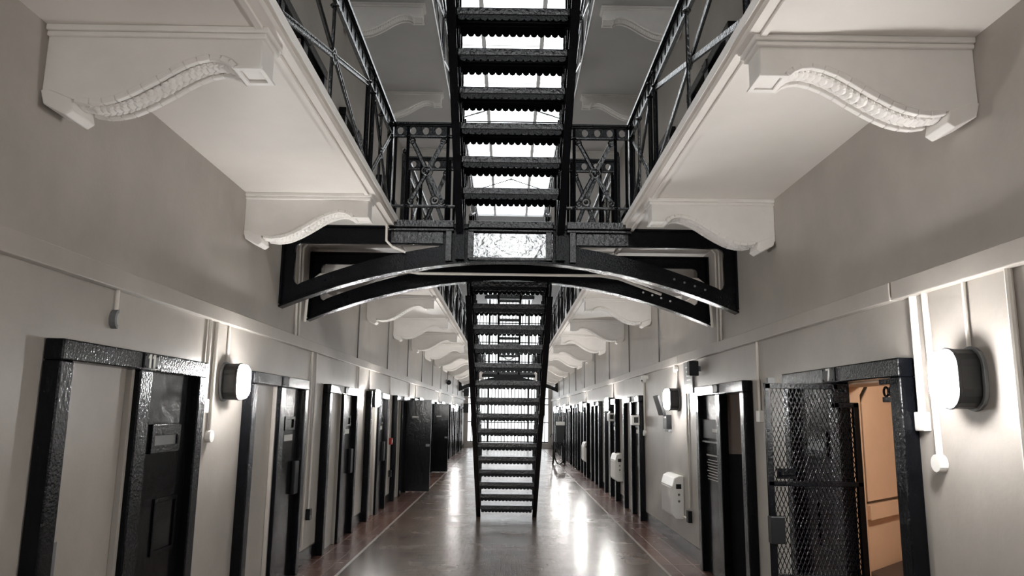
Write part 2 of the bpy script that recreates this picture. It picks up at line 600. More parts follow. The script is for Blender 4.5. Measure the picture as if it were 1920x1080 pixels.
# mesh gate standing open in doorway 7
def mesh_gate():
    Yg = 4.805
    t = thing('mesh_gate', 'black diamond mesh gate standing open at doorway 7 on the right wall', 'gate', (2.25, Yg, 0))
    X0, X1, XN = 1.663, 2.262, 2.135
    f = MB()
    f.box(X0, X0 + .035, Yg - .015, Yg + .02, .08, 1.87)
    f.box(X0, XN, Yg - .015, Yg + .02, 1.835, 1.87)
    f.box(XN - .03, XN, Yg - .015, Yg + .02, 1.72, 1.87)
    f.box(XN - .03, X1, Yg - .015, Yg + .02, 1.72, 1.752)
    f.box(X1 - .035, X1, Yg - .015, Yg + .02, .08, 1.75)
    f.box(X0, X1, Yg - .015, Yg + .02, 1.225, 1.255)
    f.box(X0, X1, Yg - .015, Yg + .02, .66, .69)
    f.box(X0, X1, Yg - .015, Yg + .02, .08, .12)
    f.build('gate_frame', M['black'], t, bevel=.003, world=True)
    m = MB()
    dx, dz = .026, .062
    def clip(a, b):
        # keep inside the frame; the notch is cut away
        (ax, az), (bx, bz) = a, b
        mx, mz = (ax + bx) / 2, (az + bz) / 2
        if not (X0 + .02 < mx < X1 - .02 and .1 < mz < 1.85): return False
        if mx > XN - .02 and mz > 1.735: return False
        return True
    nx = int((X1 - X0) / dx); nz = int(1.78 / dz)
    for i in range(nx + 1):
        for j in range(nz + 1):
            x = X0 + i * dx; z = .09 + j * dz
            for q in ((x, z, x + dx / 2, z + dz / 2), (x + dx / 2, z + dz / 2, x + dx, z), (x, z + dz, x + dx / 2, z + dz / 2), (x + dx / 2, z + dz / 2, x + dx, z + dz)):
                if clip(q[:2], q[2:]):
                    m.bar((q[0], Yg, q[1]), (q[2], Yg, q[3]), .0042, .0055, (0, 1, 0))
    m.build('wire_mesh', M['black'], t, world=True)
    MB().box(X0 - .005, X0 + .085, Yg - .03, Yg + .035, .875, 1.04).build('lock_case', M['blackmatt'], t, bevel=.005, world=True)
    MB().box(X0 + .02, X0 + .06, Yg - .02, Yg + .02, 1.87, 1.905).build('stop_lug', M['blackmatt'], t, world=True)
    h = MB().box(X0 + .05, X0 + .16, Yg - .03, Yg - .015, 1.27, 1.335)
    h.tube([(X0 + .06, Yg - .05, 1.3), (X0 + .15, Yg - .05, 1.3)], .012, 6)
    h.build('pull_handle', M['black'], t, world=True)
    MB().box(XN, XN + .07, Yg - .012, Yg + .012, 1.79, 1.815).box(XN + .045, XN + .06, Yg - .012, Yg + .012, 1.815, 1.835).build('hinge_pin', M['black'], t, world=True)
mesh_gate()

# ---- the two cells one can see into
ce = MB()
zc = 2.5
ce.box(W + .25, 5.0, 3.3, 3.4, 0, zc)
ce.box(5.0, 5.1, 3.3, 6.3, 0, zc)
ce.box(W + .25, 5.1, 3.3, 6.35, zc, zc + .1)
ce.plate([(W + .25, 5.42), (3.45, 6.36), (5.0, 6.36), (5.0, 6.46), (W + .25, 6.46)], [], lambda u, v, w: (u, v, w), zc)
# plaster of the deep doorway
ce.box(W + .005, W + .25, OP1[1] - .012, OP1[1] - .001, 0, DH - .001)
ce.box(W + .005, W + .25, OP1[0] + .001, OP1[0] + .012, 0, DH - .001)
ce.box(W + .005, W + .25, OP1[0] + .012, OP1[1] - .012, DH - .012, DH - .001)
struct('wall_cell', ce, M['peach'])
struct('floor_cell', MB().box(W + .02, 5.0, 3.4, 6.36, -.1, .0), M['bunk'])
# board and ledge on the splayed wall
def splay(u, z, w):     # u along the splayed wall from its door end
    d = Vector((3.45 - (W + .25), 6.36 - 5.42, 0)).normalized()
    n = Vector((d.y, -d.x, 0))
    p = Vector((W + .25, 5.42, 0)) + d * u + n * w
    return (p.x, p.y, z)
bt = thing('wall_board', 'peach wall board with a shelf rail inside cell 7', 'board', (W + .6, 5.7, 1.0))
MB().plate([(.16, 1.045), (1.15, 1.045), (1.15, 2.3), (.50, 2.02), (.20, 1.81), (.16, 1.77)], [], splay, .02).build('backing', M['blackdoor'], bt, world=True)
MB().plate([(.175, 1.058), (1.15, 1.058), (1.15, 2.29), (.50, 2.005), (.205, 1.80), (.175, 1.765)], [], splay, .028).build('board', M['peach'], bt, world=True)
MB().plate([(.16, .93), (1.15, .93), (1.15, 1.035), (.16, 1.035)], [], splay, .05).build('shelf_rail', M['peach'], bt, bevel=.005, world=True)
bk = thing('bunk', 'dark brown bunk against the wall inside cell 7', 'bunk', (3.2, 5.5, 0))
MB().plate([(2.52, 4.95), (2.52, 5.38), (3.45, 6.28), (4.9, 6.28), (4.9, 4.95)], [], lambda u, v, w: (u, v, .46 + w), .14).build('mattress', M['bunk'], bk, world=True, bevel=.02)
MB().box(2.56, 4.86, 5.0, 5.35, .0, .46).build('bunk_base', M['dado'], bk, world=True)
cl = thing('cell_lamp', 'warm bulkhead lamp on the ceiling of cell 7', 'lamp', (3.3, 4.4, zc - .004))
MB().box(-.16, .16, -.16, .16, -.05, 0).build('lamp_base', M['grey'], cl)
MB().ellip((0, 0, -.05), .14, .14, .07, nu=16, nv=8).build('lamp_lens', M['warmlens'], cl, smooth=True)

ce = MB()
ce.box(W + .25, 5.0, 6.47, 6.55, 0, zc)
ce.box(5.0, 5.1, 6.47, 9.1, 0, zc)
ce.box(W + .25, 5.1, 6.47, 9.1, zc, zc + .1)
ce.box(W + .25, 5.0, 9.0, 9.1, 0, zc)
ce.box(W + .005, W + .25, OP2[1] - .012, OP2[1] - .001, 1.28, DH - .001)
ce.box(W + .005, W + .25, OP2[0] + .001, OP2[0] + .012, 1.28, DH - .001)
struct('wall_cell', ce, M['brownwall'])
struct('floor_cell', MB().box(W + .02, 5.0, 6.55, 9.0, -.1, .0), M['dado'])
struct('trim_5', MB().box(W + .25, 5.0, 8.985, 9.0, 0, 1.12).box(W + .005, W + .25, OP2[1] - .014, OP2[1] - .001, 0, 1.28).box(W + .005, W + .25, OP2[0] + .001, OP2[0] + .014, 0, 1.28), M['dado'])

# ================================================================== corbel brackets
PROF = [(.0, -.36), (.10, -.385), (.17, -.375), (.24, -.385), (.30, -.38), (.36, -.365), (.42, -.338), (.48, -.305), (.55, -.262), (.61, -.222), (.67, -.188), (.73, -.163), (.79, -.15), (.845, -.155), (.885, -.172), (.91, -.195)]
def corbel():
    t = thing('corbel_bracket', 'white scrolled corbel bracket', 'bracket', (0, 0, 0), 0)
    hw = .085
    out = [(0, 0), (0, -.36)] + PROF[2:] + [(.915, -.195), (1.035, -.195), (1.035, 0)]
    b = MB().plate(out, [], lambda u, v, w: (-hw + w, u, v), 2 * hw)
    b.build('bracket_body', M['plaster'], t, bevel=.006)
    # cap moulding under the soffit
    m = MB()
    for e, z0, z1 in ((.03, -.03, 0), (.018, -.055, -.03)):
        m.box(-hw - e, hw + e, 0, 1.035 + e, z0, z1)
    m.build('cap_moulding', M['plaster'], t, bevel=.006)
    # rims and leaf band along the S-curve
    pts = PROF[2:]
    for sx in (-1, 1):
        r = MB()
        for i in range(len(pts) - 1):
            (a0, b0), (a1, b1) = pts[i], pts[i + 1]
            r.bar((sx * (hw + .006), a0, b0 - .004), (sx * (hw + .006), a1, b1 - .004), .032, .03)
        r.build('curved_rim', M['plaster'], t, bevel=.005)
    lf = MB()
    for i in range(len(pts) - 1):
        (a0, b0), (a1, b1) = pts[i], pts[i + 1]
        ang = math.atan2(b1 - b0, a1 - a0)
        for q in (0, .5):
            yy, zz = a0 + (a1 - a0) * q, b0 + (b1 - b0) * q
            R = Matrix.Rotation(ang + .35, 3, 'X')
            lf.ellip((0, yy, zz - .006), .055, .026, .014, R, 8, 4)
            lf.ellip((.035, yy + .01, zz - .005), .018, .022, .013, R, 6, 4)
            lf.ellip((-.035, yy + .01, zz - .005), .018, .022, .013, R, 6, 4)
    lf.build('leaf_band', M['plaster'], t, smooth=True)
    # sunk panel under the nose, foot block on the wall
    p = MB().plate([(-hw - .012, .90), (hw + .012, .90), (hw + .012, 1.045), (-hw - .012, 1.045)],
                   [[(-hw + .02, .925), (-hw + .02, 1.02), (hw - .02, 1.02), (hw - .02, .925)]],
                   lambda u, v, w: (u, v, -.195 - w), .012)
    p.build('nose_panel', M['plaster'], t, bevel=.003)
    fb = MB().plate([(0, -.33), (.02, -.40), (.13, -.455), (.165, -.43), (.15, -.37), (.05, -.33)], [], lambda u, v, w: (-hw - .012 + w, u, v), 2 * hw + .024)
    fb.build('foot_block', M['plaster'], t, bevel=.006)
    return t
cb = corbel()
first = True
for side, sn in ((-1, 'left'), (1, 'right')):
    for k in range(0, 13):
        y = 3.395 + PIT * k
        lab = '%s scrolled white corbel bracket from the viewer under the %s gallery' % (ORD[k], sn)
        if first:
            cb.location = (side * W, y, Z1); cb.rotation_euler = (0, 0, LEFT); cb['label'] = lab
            cb['group'] = 'gallery brackets'; first = False
        else:
            copy_tree(cb, (side * W, y, Z1), LEFT if side < 0 else RIGHT, lab, group='gallery brackets')
    for k in (2, 3, 4):
        copy_tree(cb, (side * W, 3.65 + PIT * k, Z2), LEFT if side < 0 else RIGHT,
                  '%s bracket in view under the upper %s gallery' % (ORD[k - 2], sn), group='upper gallery brackets')

# ================================================================== bridge
def arch_z(x):
    return 2.66 + .478 * (1 - (x / W) ** 2)

def arch_beam(Yb, label):
    t = thing('arched_beam', label, 'beam', (0, Yb, 2.66))
    t['kind'] = 'thing'
    n = 40
    top = 3.405 if Yb > 8 else 3.455
    out = [(-W, top)] + [(-W + 2 * W * i / n, arch_z(-W + 2 * W * i / n)) for i in range(n + 1)] + [(W, top)]
    holes = []
    for s in (-1, 1):
        h = []
        for i in range(15):
            x = .66 + (2.03 - .66) * i / 14
            h.append((x, arch_z(x) + .185 - .03 * i / 14))
        h += [(2.07, 2.875), (2.10, 2.895), (2.112, 2.93), (2.112, 3.24), (2.10, 3.27), (2.06, 3.29)]
        h += [(1.6, 3.29), (1.1, 3.29), (.75, 3.29)]
        holes.append([(s * u, v) for u, v in h])
    MB().plate(out, holes, lambda u, v, w: (u, Yb - .02 + w, v), .04).build('web', M['black'], t, world=True)
    fl = MB()
    pts = [(-W + 2 * W * i / n) for i in range(n + 1)]
    for i in range(n):
        a, b = pts[i], pts[i + 1]
        fl.bar((a, Yb, arch_z(a) - .008), (b, Yb, arch_z(b) - .008), .13, .018)
    fl.build('lower_flange', M['black'], t, world=True)
    MB().box(-W, W, Yb - .06, Yb + .06, top, top + .015).build('upper_flange', M['black'], t, world=True)
    for s in (-1, 1):
        MB().box(s * (W - .02), s * W, Yb - .065, Yb + .065, 2.68, top).build('wall_plate', M['black'], t, world=True)
    return t
ab1 = arch_beam(7.13, 'black cast iron arched beam spanning the hall at the front of the bridge')
ab2 = arch_beam(8.15, 'black arched beam spanning the hall behind the front one')
# rivets on the right of both beams
for ab, Yb in ((ab1, 7.13), (ab2, 8.15)):
    for i in range(4):
        x = (1.50 if Yb > 8 else 1.62) + i * .1
        MB().ellip((x, Yb - .022, arch_z(x) + .09), .012, .008, .012, nu=8, nv=4).build('rivet', M['number'] if Yb > 8 else M['grey'], ab, world=True)

dk = thing('bridge_deck', 'black iron bridge deck crossing the hall between the two galleries', 'deck', (0, 7.6, 3.45))
MB().box(-EX - .03, EX + .03, 7.07, 8.2, 3.47, 3.50).build('deck_plate', M['black'], dk, world=True)
m = MB()
m.box(-1.2, -.55, 7.045, 7.075, 3.455, 3.525)
m.box(.56, 1.2, 7.045, 7.075, 3.455, 3.525)
m.box(-.41, .43, 7.045, 7.075, 3.455, 3.525)
m.build('edge_moulding', M['worn'], dk, bevel=.006, world=True)
m = MB()
for a, b in ((-1.2, -.55), (.56, 1.2), (-.41, .43)):
    m.box(a, b, 7.05, 7.11, 3.42, 3.442)
m.build('drip_moulding', M['worn'], dk, bevel=.005, world=True)
fp = MB().box(-.40, .42, 7.078, 7.106, 3.165, 3.405).build('fascia_plate', M['fascia'], dk, world=True)
m = MB()
for x in (-.385, .385):
    m.box(x - .03, x + .03, 7.06, 7.10, 3.15, 3.43)
for x in (-.60, .62):
    m.box(x - .03, x + .03, 7.06, 7.106, 3.12, 3.43)
m.box(-.40, .42, 7.06, 7.10, 3.135, 3.162)
m.build('stiffeners', M['worn'], dk, bevel=.004, world=True)
m = MB()
for x in (-.5, .5):
    m.box(x - .02, x + .02, 7.20, 8.08, 3.36, 3.47)
m.build('joists', M['black'], dk, world=True)
for sx in (-1, 1):
    MB().box(sx * .55, sx * 1.15, 7.2, 8.08, 3.44, 3.468).build('soffit_board', M['soffit'], dk, world=True)
    MB().box(sx * .66, sx * 1.17, 7.085, 7.106, 3.30, 3.415).build('side_sheen_plate', M['worn'], dk, world=True)  # added plates over the beam web, carrying its speckled sheen

# ================================================================== railings
def band(mb, L0, L1, z0, z1, y0, th, pitch=.115, r=.042):
    n = max(1, int((L1 - L0) / pitch))
    st = (L1 - L0) / n
    for i in range(n):
        a, b = L0 + i * st, L0 + (i + 1) * st
        c, zc_ = (a + b) / 2, (z0 + z1) / 2
        hole = [(c + r * .75 * cos(2 * pi * k / 10), zc_ + r * sin(2 * pi * k / 10)) for k in range(10)]
        mb.plate([(a, z0), (b, z0), (b, z1), (a, z1)], [hole], lambda u, v, w: (u, y0 + w, v), th)

def brace(mb, x0, x1, z0, z1, rr=.045, w=.032):
    cx, cz = (x0 + x1) / 2, (z0 + z1) / 2
    for (a, b), (c, d) in (((x0, z0), (x1, z1)), ((x0, z1), (x1, z0))):
        dv = Vector((c - a, 0, d - b)).normalized()
        mid = Vector((cx, 0, cz))
        for p, sg in ((Vector((a, 0, b)), -1), (Vector((c, 0, d)), 1)):
            e = mid + dv * (sg * rr)
            mb.bar(p, e, w, .012, (0, 1, 0))
            n = dv.cross(Vector((0, 1, 0)))
            for q in (-1, 1):
                mb.tube([p + n * (q * w * .45) + Vector((0, -.008, 0)), e + n * (q * w * .45) + Vector((0, -.008, 0))], .006, 5)
    mb.ring((cx, 0, cz), (0, 1, 0), rr, .011, 18, 6)
    mb.ellip((cx, 0, cz), rr * .55, .016, rr * .55, nu=10, nv=5)

def rosettes(mb, x0, x1, z0, z1):
    for a in (x0, x1):
        for b in (z0, z1):
            mb.ring((a, -.006, b), (0, 1, 0), .026, .009, 14, 5)
            mb.ellip((a, -.006, b), .014, .012, .014, nu=8, nv=4)

def bridge_rail(Yr, x0, x1, px, label, zb=3.502):
    """px: the two inner posts"""
    t = thing('bridge_railing', label, 'railing', (x0, Yr, zb), 0, 'bridge railings')
    def bld(mb, n, **k): return mb.build(n, M['worn' if n in ('cross_brace', 'rosettes', 'bottom_rail', 'middle_rail', 'centre_rod') else 'black'], t, **k)
    L = x1 - x0
    a, b = px[0] - x0, px[1] - x0
    bld(MB().box(-.01, L + .01, -.03, .03, 1.04, 1.065).box(-.01, L + .01, -.02, .02, 1.025, 1.04), 'top_rail', bevel=.004)
    m = MB(); band(m, 0, L, .925, 1.03, -.008, .016); bld(m, 'pierced_band')
    bld(MB().tube([(0, 0, .915), (L, 0, .915)], .014, 8), 'middle_rail')
    bld(MB().tube([(0, 0, .185), (L, 0, .185)], .017, 8), 'bottom_rail')
    for q in (a, b):
        p = MB().tube([(q, 0, 0), (q, 0, 1.03)], .017, 8)
        for z in (.19, .915): p.ring((q, 0, z), (0, 0, 1), .018, .010, 12, 5)
        bld(p, 'post', smooth=True)
    m = MB().tube([(.02, .01, 0), (.02, .01, 1.03)], .014, 8); bld(m, 'post', smooth=True)
    m = MB().tube([(L - .02, .01, 0), (L - .02, .01, 1.03)], .014, 8); bld(m, 'post', smooth=True)
    m = MB(); brace(m, a + .045, b - .045, .235, .87, .05, .04); bld(m, 'cross_brace')
    m = MB(); rosettes(m, a + .045, b - .045, .235, .87); bld(m, 'rosettes', smooth=True)
    return t
bridge_rail(7.13, -1.19, -.545, (-1.045, -.64), 'pierced iron railing on the left front of the bridge, beside the upper stair')
bridge_rail(7.13, .56, 1.19, (.64, 1.06), 'pierced iron railing on the right front of the bridge, beside the upper stair')
bridge_rail(8.15, -1.19, -.50, (-1.03, -.70), 'railing at the left back of the bridge, seen through the front one')
bridge_rail(8.15, .50, 1.19, (.70, 1.03), 'railing at the right back of the bridge, seen through the front one')
for sx, sn in ((-1, 'left'), (1, 'right')):
    for Yn, bn in ((7.13, 'front'), (8.15, 'back')):
        n = MB().box(sx * 1.225 - .03, sx * 1.225 + .03, Yn - .03, Yn + .03, 3.5, 4.6)
        n.ellip((sx * 1.225, Yn, 4.63), .03, .03, .04, nu=10, nv=6)
        o = n.build('newel_post', M['black'], bevel=.005)
        tag(o, 'black square newel post at the %s %s corner of the bridge' % (bn, sn), 'post', 'newel posts')

def gallery_rail(side, ya, yb, panels, label, zb=F1, xr=1.20, h=1.0):
    """local x runs away from the viewer, y towards the hall"""
    t = thing('gallery_railing', label, 'railing', (side * xr, ya, zb), pi / 2, 'gallery railings')
    def bld(mb, n, **k): return mb.build(n, M['worn' if n in ('cross_brace', 'rosettes', 'bottom_rail', 'middle_rail', 'centre_rod') else 'black'], t, **k)
    L = yb - ya
    bld(MB().box(0, L, -.03, .03, h - .015, h + .012).box(0, L, -.018, .018, h - .03, h - .015), 'top_rail')
    m = MB(); band(m, 0, L, h - .15, h - .03, -.008, .016, .14); bld(m, 'pierced_band')
    bld(MB().box(0, L, -.014, .014, h - .17, h - .148), 'middle_rail')
    bld(MB().tube([(0, 0, .05), (L, 0, .05)], .016, 6), 'bottom_rail')
    for (a, b) in panels:
        a, b = a - ya, b - ya
        for q in (a + .02, b - .02):
            p = MB().tube([(q, 0, 0), (q, 0, h)], .02, 8)
            for z in (.1, h - .17, h - .05): p.ring((q, 0, z), (0, 0, 1), .021, .010, 10, 5)
            bld(p, 'post', smooth=True)
        c = (a + b) / 2
        p = MB().tube([(c, .012, 0), (c, .012, h - .15)], .013, 6)
        p.ring((c, .012, h - .17), (0, 0, 1), .02, .012, 10, 5)
        bld(p, 'centre_rod', smooth=True)
        m = MB(); brace(m, a + .05, b - .05, .12, h - .2, .05, .036); bld(m, 'cross_brace')
        m = MB(); rosettes(m, a + .05, b - .05, .12, h - .2); bld(m, 'rosettes', smooth=True)
    return t
near_p = [(-2.55, -.35), (-.25, .75), (.85, 3.3), (3.45, 5.82), (6.0, 7.0)]
far_p = []
y = 8.3
while y < 36.5:
    far_p.append((y, y + .98)); y += 1.13
    if y + 1.6 > 36.8: break
    far_p.append((y, y + 1.5)); y += 1.65
for side, sn in ((-1, 'left'), (1, 'right')):
    gallery_rail(side, -3.0, 7.09, near_p, 'black iron railing along the %s gallery in front of the bridge' % sn)
    gallery_rail(side, 8.2, 37.0, far_p, 'black iron railing along the %s gallery beyond the bridge' % sn)
    gallery_rail(side, 4.0, 30.0, [(4 + 2.3 * i, 6.2 + 2.3 * i) for i in range(11)], 'iron railing along the upper %s gallery under the skylight' % sn, F2, 1.10, .95)

# ================================================================== stairs
def scallops(x0, x1, ztop, drop, n):
    """closed outline: straight top, scalloped bottom"""
    st = (x1 - x0) / n
    pts = [(x1, ztop), (x0, ztop)]
    for i in range(n):
        a = x0 + i * st
        for k in range(0, 5):
            q = pi * k / 4
            pts.append((a + st * .5 - st * .49 * cos(q), ztop - drop * .66 - drop * .34 * sin(q)))
    return pts

def stair(name, label, cx, steps, g, rise, c0, hw, bar_h, Ys, stringer, slope_len, rail=True, foot=None):
    """flight rising towards the viewer; step k has its back edge at Ys - g*k, top of the back lip at rise*k + c0"""
    t = thing(name, label, 'staircase', (cx, Ys, 0))
    def bld(mb, n, **k):
        return mb.build(n, M['black'], t, **k)
    inner = hw - .07
    for k in steps:
        y, z = -g * k, rise * k + c0
        m = MB().box(-inner, inner, 0, g + .03, z - .03, z - .005)
        # pierced underside ribs
        for i in range(3):
            yy = .06 + i * (g - .06) / 3
            m.box(-inner, inner, yy, yy + .012, z - .05, z - .03)
        p = bld(m, 'tread')
        MB().box(-inner, inner, -.012, .012, z - bar_h, z).build('tread_lip', M['worn'], p, bevel=.004)
        f = MB()
        f.plate(scallops(-inner + .015, inner - .015, z - bar_h + .002, .05, 15), [], lambda u, v, w: (u, .006 - w, v), .01)
        f.plate(scallops(-inner + .015, inner - .015, z - .028, .075, 15), [], lambda u, v, w: (u, g + .03 - w, v), .012)
        q = f.build('scalloped_fringe', M['black'], p)
        p.location = (0, y, 0)
    for sx in (-1, 1):
        m = MB()
        (ya, za), (yb, zb) = stringer
        x = sx * (hw - .035)
        d = Vector((0, yb - ya, zb - za)).normalized()
        m.bar((x, ya, za), (x, yb, zb), .012, .24)
        nrm = Vector((0, -d.z, d.y)) if d.y > 0 else Vector((0, d.z, -d.y))
        for s2 in (-1, 1):
            o = nrm * (.12 * s2)
            m.bar(Vector((x, ya, za)) + o, Vector((x, yb, zb)) + o, .072, .014)
        if foot:
            m.box(x - .045, x + .045, foot[0], foot[1], foot[2], foot[3])
        bld(m, 'stringer')
        if rail:
            m = MB()
            hh = .86
            m.tube([(x, ya, za + hh), (x, yb, zb + hh)], .022, 8)
            bld(m, 'handrail', smooth=True)
            for k in steps[::1]:
                y, z = -g * k + g * .5, rise * k + c0
                zt = za + (y - ya) / (yb - ya) * (zb - za) + hh
                bld(MB().tube([(sx * (inner - .0), y, z - .02), (sx * (inner - .0), y, zt)], .011, 6), 'baluster')
    return t
# lower flight: foot at Y 12.55, up to the back of the bridge
LOW_STEPS = [(941.7), (917.7), (896), (874), (849), (824), (799), (773), (742.7), (711), (680), (646), (611.7), (576), (535)]
gl, rl, cl0, YL = .2935, .2075, .0, 12.52
def low_line(k): return (-gl * k, rl * k + cl0)
sa, sb = low_line(-.1), low_line(15.2)
stair('iron_staircase', 'black open tread iron staircase rising from the floor to the back of the bridge', 0.0, range(1, 16), gl, rl, cl0, .492, .06, YL,
      ((sa[0] + .16, sa[1] + .02), (sb[0] + .19, sb[1] - .10)), 1)
gu, ru, YU = .25, .2235, 6.985
stair('iron_staircase', 'black open tread iron staircase rising from the bridge up out of view overhead', .005, range(1, 17), gu, ru, 3.54, .527, .06, YU,
      ((.06 + .0, 3.54 - .06), (-gu * 16.5 + .08, ru * 16.5 + 3.54 - .10)), 1, foot=(.02, .075, 3.13, 3.56))

# ================================================================== wall lamps
def stadium(w, h, n=8):
    r = w / 2
    pts = []
    for k in range(n + 1):
        a = pi * k / n
        pts.append((r * cos(a), h / 2 - r + r * sin(a)))
    for k in range(n + 1):
        a = pi + pi * k / n
        pts.append((r * cos(a), -h / 2 + r + r * sin(a)))
    return pts
def lamp():
    t = thing('wall_lamp', 'bulkhead lamp', 'lamp')
    MB().plate(stadium(.21, .31), [], lambda u, v, w: (u, w, v), .02).build('back_plate', M['grey'], t, bevel=.004)
    MB().plate(stadium(.18, .285), [], lambda u, v, w: (u, .02 + w, v), .10).build('lamp_body', M['blackmatt'], t, bevel=.01)
    m = MB().plate(stadium(.188, .293), [stadium(.165, .27)[::-1]], lambda u, v, w: (u, .115 + w, v), .02)
    m.build('bezel', M['blackmatt'], t, bevel=.003)
    m = MB()
    lay = [(.165, .27, .118), (.164, .269, .156), (.150, .255, .178), (.105, .21, .193), (.03, .13, .199)]
    n = len(stadium(1, 2))
    vs = []; fs = []
    for (w, h, y) in lay:
        vs += [(u, y, v) for u, v in stadium(w, h)]
    for i in range(len(lay) - 1):
        for k in range(n):
            q = (k + 1) % n
            fs.append((i * n + k, i * n + q, (i + 1) * n + q, (i + 1) * n + k))
    fs.append(tuple(range((len(lay) - 1) * n, len(lay) * n)))
    fs.append(tuple(range(n))[::-1])
    m.add(vs, fs)
    m.build('lamp_lens', M['lens'], t, smooth=True)
    return t
lp = lamp()
LAMPS = [(-1, 5.85), (1, 3.53), (-1, 11.9), (-1, 17.9), (-1, 24.0), (-1, 30.0), (1, 9.72), (1, 15.7), (1, 21.3), (1, 27.5), (1, 33.2), (-1, .1), (1, -2.6)]
cnt = {-1: 0, 1: 0}
for i, (sd, y) in enumerate(LAMPS):
    sn = 'left' if sd < 0 else 'right'
    if i < 11:
        lab = '%s lit oval bulkhead lamp in view along the %s wall' % (ORD[cnt[sd]], sn); cnt[sd] += 1
    else:
        lab = 'lit oval bulkhead lamp on the %s wall %s the viewer' % (sn, 'abreast of' if y > -1 else ('just behind' if y > -4 else 'well behind'))
    z = 1.875 if sd < 0 else 1.845 + .004 * max(0, y - 3.5)
    z = min(z, 1.885)
    if i == 0:
        lp.location = (sd * W, y, z); lp.rotation_euler = (0, 0, LEFT if sd < 0 else RIGHT); lp['label'] = lab; lp['group'] = 'bulkhead wall lamps'
    else:
        copy_tree(lp, (sd * W, y, z), LEFT if sd < 0 else RIGHT, lab, group='bulkhead wall lamps')
    if i < 11:
        m = MB().tube([(sd * (W - .014), y, z + .155), (sd * (W - .014), y, 2.32)], .011, 8)
        o = m.build('conduit_pipe', M['conduit'])
        tag(o, 'short painted conduit above the %s bulkhead lamp of the %s wall' % (ORD[cnt[sd] - 1], sn), 'conduit', 'lamp conduits')

# ================================================================== conduits and boxes
def conduit(pts, label, r=.012, end=None, side=1, group=None):
    m = MB().tube(pts, r, 8)
    if end is None:
        o = m.build('conduit_pipe', M['conduit'], smooth=True)
        return tag(o, label, 'conduit', group)
    t = thing('conduit_pipe', label, 'conduit', pts[-1], 0, group)
    m.build('pipe', M['conduit'], t, world=True, smooth=True)
    x, y, z = pts[-1]
    if end == 'switch':
        MB().box(x - .022, x + .022, y - .045, y + .045, z - .09, z + .01).build('switch_box', M['white'], t, bevel=.006, world=True)
    elif end == 'round':
        b = MB()
        b.plate([(.045 * cos(2 * pi * k / 16), .045 * sin(2 * pi * k / 16)) for k in range(16)], [], lambda u, v, w: (x - .025 + w, y + u, z - .04 + v), .05)
        b.build('round_box', M['white'], t, bevel=.005, world=True)
    elif end == 'hook':
        b = MB()
        b.plate([(.04 * cos(a), .055 * sin(a)) for a in [pi / 2 + pi * k / 8 for k in range(9)]] + [(.02 * cos(a), .035 * sin(a)) for a in [3 * pi / 2 - pi * k / 8 for k in range(9)]], [], lambda u, v, w: (x - .02 + w, y + u, z - .05 + v), .04)
        b.build('cable_hook', M['grey'], t, world=True)
    for i in range(2):
        zz = z + (pts[0][2] - z) * (.3 + .4 * i)
    return t
xl, xr = -W + .016, W - .016
conduit([(xl, 4.14, 2.32), (xl, 4.14, 2.2)], 'stub of conduit with a dark hook above doorway 11', end='hook')
conduit([(xl, 5.46, 2.32), (xl, 5.46, 1.72)], 'painted conduit with a square switch box right of doorway 11', end='switch')
conduit([(xl, 5.60, 2.32), (xl, 5.60, 1.50)], 'painted conduit with a round end box left of the nearest left lamp', .014, end='round')
conduit([(xl, 8.36, 2.32), (xl, 8.36, .2)], 'conduit running down beside the second doorway on the left wall, nearer one of two')
conduit([(xl, 8.56, 2.32), (xl, 8.56, .55)], 'conduit running down to the black socket on the left wall')
conduit([(xl, 13.98, 2.32), (xl, 13.98, .6)], 'conduit running down past the red call point on the left wall')
conduit([(xl, 11.0, 2.32), (xl, 11.0, .2)], 'conduit after the third doorway on the left wall')
conduit([(xl, 16.7, 2.32), (xl, 16.7, .2)], 'conduit after the fifth doorway on the left wall')
conduit([(xr, 3.985, 2.32), (xr, 3.98, 1.68)], 'wide white conduit with a switch box between doorway 7 and the nearest right lamp', .02, end='switch')
conduit([(xr, 3.87, 2.32), (xr, 3.85, 1.47)], 'white conduit with a round end box left of the nearest right lamp', .017, end='round')
conduit([(xr, 3.20, 2.32), (xr, 3.20, 1.2)], 'conduit at the right edge of the picture, nearer the viewer than the big lamp', .017)
conduit([(xr, 6.55, 2.32), (xr, 6.55, 1.70)], 'conduit with a junction box between the first two right doorways', .013, end='switch')
conduit([(xr, 12.1, 2.32), (xr, 12.1, 1.42)], 'conduit with a round end box below the white camera on the right wall', .016, end='round')
conduit([(xr, 9.22, 2.0), (xr, 9.22, .56)], 'thin conduit running down beside the heater to its black socket', .012)
conduit([(xr, 9.24, .42), (xr, 9.80, .42)], 'short level conduit under the heater', .014)
